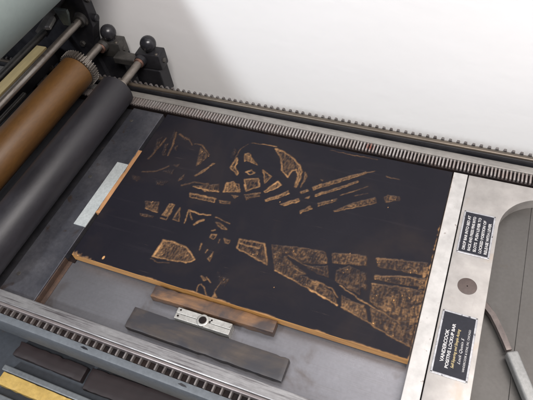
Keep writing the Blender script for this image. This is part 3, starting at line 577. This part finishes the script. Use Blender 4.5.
def carved_face():
    step = .0006
    nx, ny = int(BW/step)+1, int(BH/step)+1
    X = np.linspace(0, BW*1000, nx); Y = np.linspace(0, BH*1000, ny)      # millimetres
    gx, gy = np.meshgrid(X, Y)
    rng = np.random.default_rng(7)
    wmm, hmm = BW*1000, BH*1000
    warp_x = (vnoise((ny, nx), wmm/6, hmm/6, rng)-.5)*1.6 + (vnoise((ny, nx), wmm/2.2, hmm/2.2, rng)-.5)*.9
    warp_y = (vnoise((ny, nx), wmm/6, hmm/6, rng)-.5)*1.6 + (vnoise((ny, nx), wmm/2.2, hmm/2.2, rng)-.5)*.9
    px, py = gx+warp_x, gy+warp_y
    fine = vnoise((ny, nx), wmm/1.6, hmm/1.6, rng)
    gouge = vnoise((ny, nx), wmm/1.4, hmm/4.4, rng)                        # short gouge cuts running across the bed
    gouge2 = vnoise((ny, nx), wmm/3.2, hmm/1.6, rng)
    patch = vnoise((ny, nx), wmm/14, hmm/14, rng)
    wear = np.zeros((ny, nx)); depth = np.zeros((ny, nx))

    def seg_dist(x, y, a, b):
        ax, ay = a; bx, by = b; dx, dy = bx-ax, by-ay
        t = np.clip(((x-ax)*dx+(y-ay)*dy)/(dx*dx+dy*dy+1e-9), 0, 1)
        return np.hypot(x-ax-t*dx, y-ay-t*dy)
    for kind, s, wd, pts in CARVE:
        xs = [p[0] for p in pts]; ys = [p[1] for p in pts]
        i0 = max(0, int((min(xs)-4)/wmm*(nx-1))); i1 = min(nx, int((max(xs)+4)/wmm*(nx-1))+1)
        j0 = max(0, int((min(ys)-4)/hmm*(ny-1))); j1 = min(ny, int((max(ys)+4)/hmm*(ny-1))+1)
        if i1 <= i0 or j1 <= j0: continue
        sl = (slice(j0, j1), slice(i0, i1))
        x, y = px[sl], py[sl]
        n = len(pts); d = np.full(x.shape, 1e9); inside = np.zeros(x.shape, bool)
        closed = kind != 'l'
        for k in range(n if closed else n-1):
            a, b = pts[k], pts[(k+1) % n]
            d = np.minimum(d, seg_dist(x, y, a, b))
            if closed:
                c = ((a[1] > y) != (b[1] > y)) & (x < (b[0]-a[0])*(y-a[1])/(b[1]-a[1]+1e-12)+a[0])
                inside ^= c
        sd = np.where(inside, -d, d) if closed else d
        fi, go, g2, pa = fine[sl], gouge[sl], gouge2[sl], patch[sl]
        if kind == 's':
            m = np.clip(.5-sd/.7, 0, 1); rim = np.clip((1.0-np.abs(sd))/.7, 0, 1)
            wv = m*s*np.clip(.12+.6*np.clip((.6*go+.4*g2-.32)*2.4, 0, 1)+.6*rim, 0, 1)*(.5+.6*fi); dp = m*(1.0+.6*go)
        elif kind == 'l':
            m = np.clip((wd*(.45+.5*pa)-d)/.5+.3, 0, 1); wv = m*s*(.15+.7*fi+.6*(pa-.2)); dp = m*.6
        elif kind == 'o':
            m = np.clip((wd*.75-np.abs(sd))/.5+.3, 0, 1); ins = np.clip(.5-sd/.7, 0, 1)
            wv = np.maximum(m*s*(.2+.6*fi+.6*(pa-.2)), ins*s*.30*np.clip((go-.3)*2.2, 0, 1)); dp = np.maximum(m*.8, ins*(.7+.5*g2))
        else:
            ins = np.clip(.5-sd/(.8 if s > .45 else 3.0), 0, 1)
            cut = (.14+.86*np.clip((.6*go+.4*g2-.40)*3.4, 0, 1))*(.45+.9*fi)
            rim = np.clip((.8-np.abs(sd))/.6, 0, 1)*.45
            rim = rim*(.4+.9*pa) if s > .45 else rim*0
            wv = ins*s*np.maximum(cut*.52*(.25+1.0*pa), rim); dp = ins*(.5+1.0*cut)
        wear[sl] = np.maximum(wear[sl], wv); depth[sl] = np.maximum(depth[sl], dp)
    # torn near left corner and nibbled edges
    ex = vnoise((ny, nx), wmm/3, hmm/3, rng)
    nl = np.clip((6.5-(gy+ .16*gx)+ (ex-.5)*5)/2.5, 0, 1)*(gx < 45)
    wear = np.maximum(wear, nl*(.25+.35*fine)); depth = np.maximum(depth, nl*1.8)
    el = vnoise((ny, nx), wmm/22, hmm/22, rng); eb = np.clip((.3-gy+(el-.6)*4.0+(ex-.5)*.8)/.8, 0, 1); wear = np.maximum(wear, eb*.7); depth = np.maximum(depth, eb*.4)
    er = np.clip((1.1-(wmm-gx)+(ex-.6)*3.0)/.8, 0, 1)*(gy < 200); wear = np.maximum(wear, er*.6)
    for _ in range(2):
        p_ = np.pad(wear, 1, mode='edge'); wear = (p_[:-2, 1:-1]+p_[2:, 1:-1]+p_[1:-1, :-2]+p_[1:-1, 2:]+2*p_[1:-1, 1:-1])/6
    wear = wear*(.72+.5*vnoise((ny, nx), wmm/30, hmm/30, rng))
    # loose pale flecks
    for (fx, fy, fr) in ((86-36, 9, 1.9), (258, 175, .8), (262, 190, .8), (150, 60, .7), (330, 200, .7), (198, 58, .7), (410, 210, .7), (300, 40, .6), (70, 120, .6), (380, 120, .6)):
        m = np.clip((fr-np.hypot(gx-fx, (gy-fy)*.6))/.4, 0, 1); wear = np.maximum(wear, m*1.2)
    # roller rubbed streaks: faint thin ink over the grain
    depth = depth*(.6+.6*fine)*.9
    z = -.0009*depth + (vnoise((ny, nx), wmm/40, hmm/25, rng)-.5)*.00025
    co = np.stack([BXL+gx/1000-OFF[blk].x, BYN+gy/1000-OFF[blk].y, z-OFF[blk].z], -1).reshape(-1, 3)
    idx = np.arange(nx*ny).reshape(ny, nx)
    q = np.stack([idx[:-1, :-1], idx[:-1, 1:], idx[1:, 1:], idx[1:, :-1]], -1).reshape(-1, 4)
    # skirt down to the wooden body
    rim = np.concatenate([idx[0, :], idx[1:, -1], idx[-1, -2::-1], idx[-2:0:-1, 0]])
    sk = co[rim].copy(); sk[:, 2] = -.0016-OFF[blk].z
    base = len(co); co = np.concatenate([co, sk]); k = len(rim); ar = np.arange(k)
    sq = np.stack([rim, base+ar, base+(ar+1) % k, rim[(ar+1) % k]], -1)
    q = np.concatenate([q, sq])
    wv = np.concatenate([wear.reshape(-1), np.full(k, .95)])
    me = bpy.data.meshes.new('carved_face')
    me.vertices.add(len(co)); me.vertices.foreach_set('co', co.astype(np.float32).ravel())
    me.loops.add(q.size); me.loops.foreach_set('vertex_index', q.astype(np.int32).ravel())
    me.polygons.add(len(q)); me.polygons.foreach_set('loop_start', (np.arange(len(q))*4).astype(np.int32))
    me.update(calc_edges=True); me.validate()
    at = me.attributes.new('wear', 'FLOAT', 'POINT'); at.data.foreach_set('value', wv.astype(np.float32))
    me.materials.append(M['inked']); me.materials.append(M['block_wood'])
    mi = np.zeros(len(q), np.int32); mi[-k:] = 1; me.polygons.foreach_set('material_index', mi)
    o = link(bpy.data.objects.new('carved_face', me)); o.parent = blk
    return o
carved_face()
bm = B(); t = .003
box(bm, BXL, BXL+BW, BYN, BYN+BH, -.0150, -.0016)
obj('wood_body', bm, 'block_wood', blk)
bm = B(); box(bm, BXL+.004, BXL+BW-.004, BYN+.0045, BYN+BH-.004, -.0201, -.0151); obj('shadow_line_base', bm, 'dark_wood', blk)  # recessed dark base, added to give a shadow line below the block edge

# ------------------------------------------------------------------ furniture, quoin, loose strips
bm = B(); rough_box(bm, -.089, .089, -.0086, .0086, .0, .0140, seed=1)
o = obj('wood_furniture', bm, 'stick_wood', smooth=32); o.location = (-.2475, .24365, -.0201); o.rotation_euler.z = .0212
tag(o, 'worn brown wooden stick wedged along the near edge of the black woodblock', 'wooden stick', 'wooden furniture sticks on the press bed')
bm = B(); rough_box(bm, -.111, .111, -.0148, .0148, .0, .0105, seed=2)
o = obj('wood_furniture', bm, 'dark_wood', smooth=32); o.location = (-.2385, .19905, -.0201)
tag(o, 'wide dark ink stained wooden slab between the metal quoin and the near rail', 'wooden stick', 'wooden furniture sticks on the press bed')
bm = B(); rough_box(bm, -.0052, .0052, -.0675, .0675, .0, .0155, amp=.0002, seed=3)
o = obj('wood_furniture', bm, 'tan_wood', smooth=32); o.location = (-.4841, .4005, -.0201)
tag(o, 'thin tan wooden stick between the pale metal strip and left side of the woodblock', 'wooden stick', 'wooden furniture sticks on the press bed')
bm = B(); box(bm, -.0107, .0107, -.0652, .0652, .0, .0022, .0004)
o = obj('metal_strip', bm, 'alu'); o.location = (-.5008, .3697, -.00795)
tag(o, 'pale grey metal strip lying on the dark plate left of the woodblock', 'metal strip')

q = thing('quoin', 'small grey steel quoin with round key hole between two wooden sticks', 'quoin', (-.2502, .2232, -.0202))
bm = B(); pts = [(-.0392, -.0073), (.0392, -.0073), (.0392, .0073), (-.0392, .0073)]
box(bm, -.2894, -.2110, .2155, .2226, -.0201, -.0052, .0006); box(bm, -.2894, -.2110, .2229, .2308, -.0201, -.0046, .0006)
obj('quoin_body', bm, 'quoin', q)
bm = B(); lathe(bm, [(-.0060, .0052), (-.0060, .0082), (-.0034, .0080), (-.0028, .0072), (-.0028, .0054), (-.0042, .0050)], (-.2502, .2232, 0), 'z', 36)
ks = obj('key_socket', bm, 'quoin', q, smooth=40)
bm = B(); lathe(bm, [(-.0048, .0049), (-.0035, .0049)], (-.2502, .2232, 0), 'z', 30); obj('key_hole', bm, 'groove', ks)
for x, y in ((-.2845, .2280), (-.2850, .2195), (-.2390, .2270), (-.2405, .2242)):
    bm = B(); lathe(bm, [(-.0056, .0013), (-.0043, .0013)], (x, y, 0), 'z', 14)
    obj('pin_hole', bm, 'groove', q)
for ob in (q,): ob.rotation_euler.z = .012

# ------------------------------------------------------------------ lockup bar
lb = thing('lockup_bar', 'bright metal lockup bar with two black plaques clamped across the bed beside the woodblock', 'lockup bar', (.06, .37, -.0202))
ZT = -.002
bm = B(); box(bm, .0080, .0279, .1765, .5572, -.0200, ZT, .0007); obj('jaw_strip', bm, 'bar_light', lb)
bm = B(); box(bm, .0279, .0293, .178, .5560, -.0200, -.012); obj('joint', bm, 'groove', lb)
# body with the U-shaped lever well
well = [(.0795, .1765), (.0795, .4600)]
cx, cy, rr = .1430, .4760, .0635
well += [(cx-rr*math.cos(a), cy+rr*math.sin(a)) for a in [PI*i/28 for i in range(29)]] + [(.2065, .4600), (.2065, .1765)]
pts = [(.0294, .1765)] + well + [(.30, .1765), (.30, .5572), (.0294, .5572)]
bm = B(); prism(bm, pts, 'z', -.0200, ZT, .0008); obj('bar_body', bm, 'bar', lb, smooth=40)
bm = B(); lathe(bm, [(-.0062, .0118), (ZT+.0003, .0118), (ZT+.0005, .0112)], (.0548, .3728, 0), 'z', 48)
pg = obj('hole_plug', bm, 'plug', lb, smooth=40)
bm = B(); lathe(bm, [(ZT+.0004, .0009), (ZT+.0007, .0009)], (.0548, .3728, 0), 'z', 12); obj('centre_mark', bm, 'groove', pg)

def text_mesh(name, s, size, x, y, z, mat, parent, length=None, shear=0., bold=0.):
    """lettering that reads up the bar (away from the viewer)"""
    cu = bpy.data.curves.new(name, 'FONT'); cu.body = s; cu.size = size; cu.shear = shear; cu.offset = bold; cu.extrude = .00008
    cu.resolution_u = 3
    o = bpy.data.objects.new(name, cu); link(o)
    dg = bpy.context.evaluated_depsgraph_get()
    me = bpy.data.meshes.new_from_object(o.evaluated_get(dg)); bpy.data.objects.remove(o)
    co = np.empty(len(me.vertices)*3, np.float32); me.vertices.foreach_get('co', co); co = co.reshape(-1, 3)
    k = length/(co[:, 0].max()-co[:, 0].min()) if length else 1
    tx = (co[:, 0]-co[:, 0].min())*k
    out = np.stack([x-co[:, 1], y+tx, z+co[:, 2]], -1) - np.array(OFF[parent], np.float32)
    me.vertices.foreach_set('co', out.astype(np.float32).ravel()); me.update()
    me.materials.clear(); me.materials.append(M[mat]); me.name = name
    t = link(bpy.data.objects.new(name, me)); t.parent = parent; OFF[t] = OFF[parent]
    return t

def plaque(x0, x1, y0, y1, label):
    bm = B(); box(bm, x0, x1, y0, y1, ZT-.0005, ZT+.0010, .0004)
    o = obj('plaque', bm, 'plaque_rim', lb); o['label'] = label
    bm = B(); m = .0023; box(bm, x0+m, x1-m, y0+m, y1-m, ZT+.0006, ZT+.0012, .0001)
    obj('plaque_field', bm, 'plaque', o)
    for px_ in (x0+.0013, x1-.0013):
        for py_ in (y0+.0014, y1-.0014):
            bm = B(); lathe(bm, [(ZT+.0008, .0009), (ZT+.0014, .0009), (ZT+.0017, .0005)], (px_, py_, 0), 'z', 12); obj('pin', bm, 'iron', o, smooth=50)
    return o
ZL = ZT+.0013
p = plaque(.0322, .0737, .2488, .3322, 'lower plaque reading VANDERCOOK POSITIVE LOCKUP BAR')
def line(pl, s, size, x, y, L, mat='letter', **kw): text_mesh('lettering', s, size, x, y, ZL, mat, pl, L, **kw)
line(p, 'VANDERCOOK', .0056, .0440, .2650, .0420, bold=.00016)
line(p, 'POSITIVE LOCKUP BAR', .0050, .0500, .2590, .0575, bold=.00014)
line(p, 'Self-Squaring and Simple Acting', .0046, .0560, .2610, .0500, 'letter_gold', shear=.25)
line(p, 'Lock Quoin S', .0046, .0622, .2680, .0330, shear=.35)
line(p, 'VANDERCOOK & SONS, INC. CHICAGO', .0034, .0680, .2600, .0540)
p = plaque(.0333, .0748, .4196, .4908, 'upper plaque with five rows of small white lettering')
for k, (s, L) in enumerate((('DROP BAR INTO BED AT', .0590), ('RACK AND PRESS PINS INTO', .0590), ('SLOTS  PUSH LEVER TO', .0590),
                            ('LOCKED POSITION OF', .0560), ('RELEASE WITH LEVER', .0530))):
    line(p, s, .0050, .0430+k*.0069, .4255, L*.97, bold=.00014)

# lever: bent flat arm leaving the body, with a bevelled grip
arm = [(.0700, .3660), (.0813, .3580), (.0905, .3470), (.0985, .3345), (.1060, .3215), (.1135, .3075)]
bm = B(); L, Rr = [], []
for i, p_ in enumerate(arm):
    a = Vector(arm[max(0, i-1)]); b = Vector(arm[min(len(arm)-1, i+1)]); t_ = (b-a).normalized(); n_ = Vector((-t_.y, t_.x))
    h = .0034; L.append(Vector(p_)+n_*h); Rr.append(Vector(p_)-n_*h)
prism(bm, [tuple(v) for v in L]+[tuple(v) for v in Rr[::-1]], 'z', -.0155, -.0085, .0012)
lv = obj('lever', bm, 'arm', lb, smooth=40)
d = Vector((.1465-.1165, .2460-.3030)).normalized(); ang = math.atan2(d.y, d.x)
bm = B(); vs = box(bm, -.046, .046, -.0070, .0070, -.0165, -.0030, .0026, rot=ang, seg=3)
bmesh.ops.translate(bm, verts=bm.verts[:], vec=(.1165+d.x*.044, .3030+d.y*.044, 0))
obj('grip', bm, 'grip', lv, smooth=40)

# ------------------------------------------------------------------ things on the lower shelf
tr = thing('metal_tray', 'long dull grey metal channel on the shelf below the press rail', 'tray', (-.42, .085, -.172))
bm = B(); box(bm, -.579, -.22, .0985, .1075, -.1718, -.150, .0015); obj('lip', bm, 'tray', tr)
bm = B(); box(bm, -.579, -.22, .0580, .0665, -.1718, -.150, .0015); obj('lip', bm, 'tray', tr)
bm = B(); box(bm, -.579, -.22, .0666, .0984, -.1718, -.169); obj('tray_floor', bm, 'shelf', tr)
bm = B(); rough_box(bm, -.574, -.23, .0782, .0976, -.1689, -.1515, seed=4)
o = obj('yellow_board', bm, 'yellow', loc=(-.4, .088, -.1689)); tag(o, 'bright yellow board lying in the grey metal channel below the press', 'board')
bm = B(); rough_box(bm, -.585, -.452, .126, .150, -.1719, -.160, dent=.0008, seed=5)
o = obj('wooden_board', bm, 'redwood', loc=(-.45, .14, -.1719), smooth=60); tag(o, 'dark reddish brown board under the blue grey side of the press', 'board')
bm = B(); rough_box(bm, -.13, .13, -.017, .017, 0, .010, dent=.0008, seed=6)
o = obj('wooden_board', bm, 'redwood', smooth=60); o.location = (-.315, .1390, -.1719); o.rotation_euler.z = .03
tag(o, 'nearly black wooden board lying on the shelf right of the reddish brown board', 'board')

# ------------------------------------------------------------------ camera
Rw = np.array([[0.92556993, 0.22502257, -0.30444236], [0.36237975, -0.75932026, 0.5404754], [-0.10955009, -0.61057152, -0.78434762]])
cam = bpy.data.cameras.new('camera'); co = link(bpy.data.objects.new('camera', cam))
right, up, back = Rw[:, 0], -Rw[:, 1], -Rw[:, 2]
mw = Matrix(((right[0], up[0], back[0], 0), (right[1], up[1], back[1], 0), (right[2], up[2], back[2], .62), (0, 0, 0, 1)))
co.matrix_world = mw
cam.sensor_width = 36; cam.lens = 531.706/533*36; cam.clip_start = .02; cam.clip_end = 50
scene.camera = co

# ------------------------------------------------------------------ light
def area(name, loc, target, size, power, color, size_y=None):
    l = bpy.data.lights.new(name, 'AREA'); l.size = size; l.energy = power; l.color = color
    if size_y: l.shape = 'RECTANGLE'; l.size_y = size_y
    o = link(bpy.data.objects.new(name, l)); o.location = loc
    o.rotation_euler = (Vector(target)-Vector(loc)).to_track_quat('-Z', 'Y').to_euler()
    return o
area('window_light', (-1.22, -1.42, 1.92), (-.2, .5, 0), .28, 44, (.90, .95, 1.0))
area('ceiling_light', (.60, -.20, 1.85), (.15, .62, .1), 1.3, 60, (1, .95, .915), .6)

wd = bpy.data.worlds.new('World'); scene.world = wd; wd.use_nodes = True
bg = wd.node_tree.nodes['Background']; bg.inputs['Color'].default_value = (.78, .74, .92, 1); bg.inputs['Strength'].default_value = .15
scene.view_settings.view_transform = 'Standard'; scene.view_settings.look = 'None'
scene.view_settings.exposure = .13; scene.view_settings.gamma = 1
scene.render.engine = 'CYCLES'
scene.render.resolution_x, scene.render.resolution_y = 1024, 768
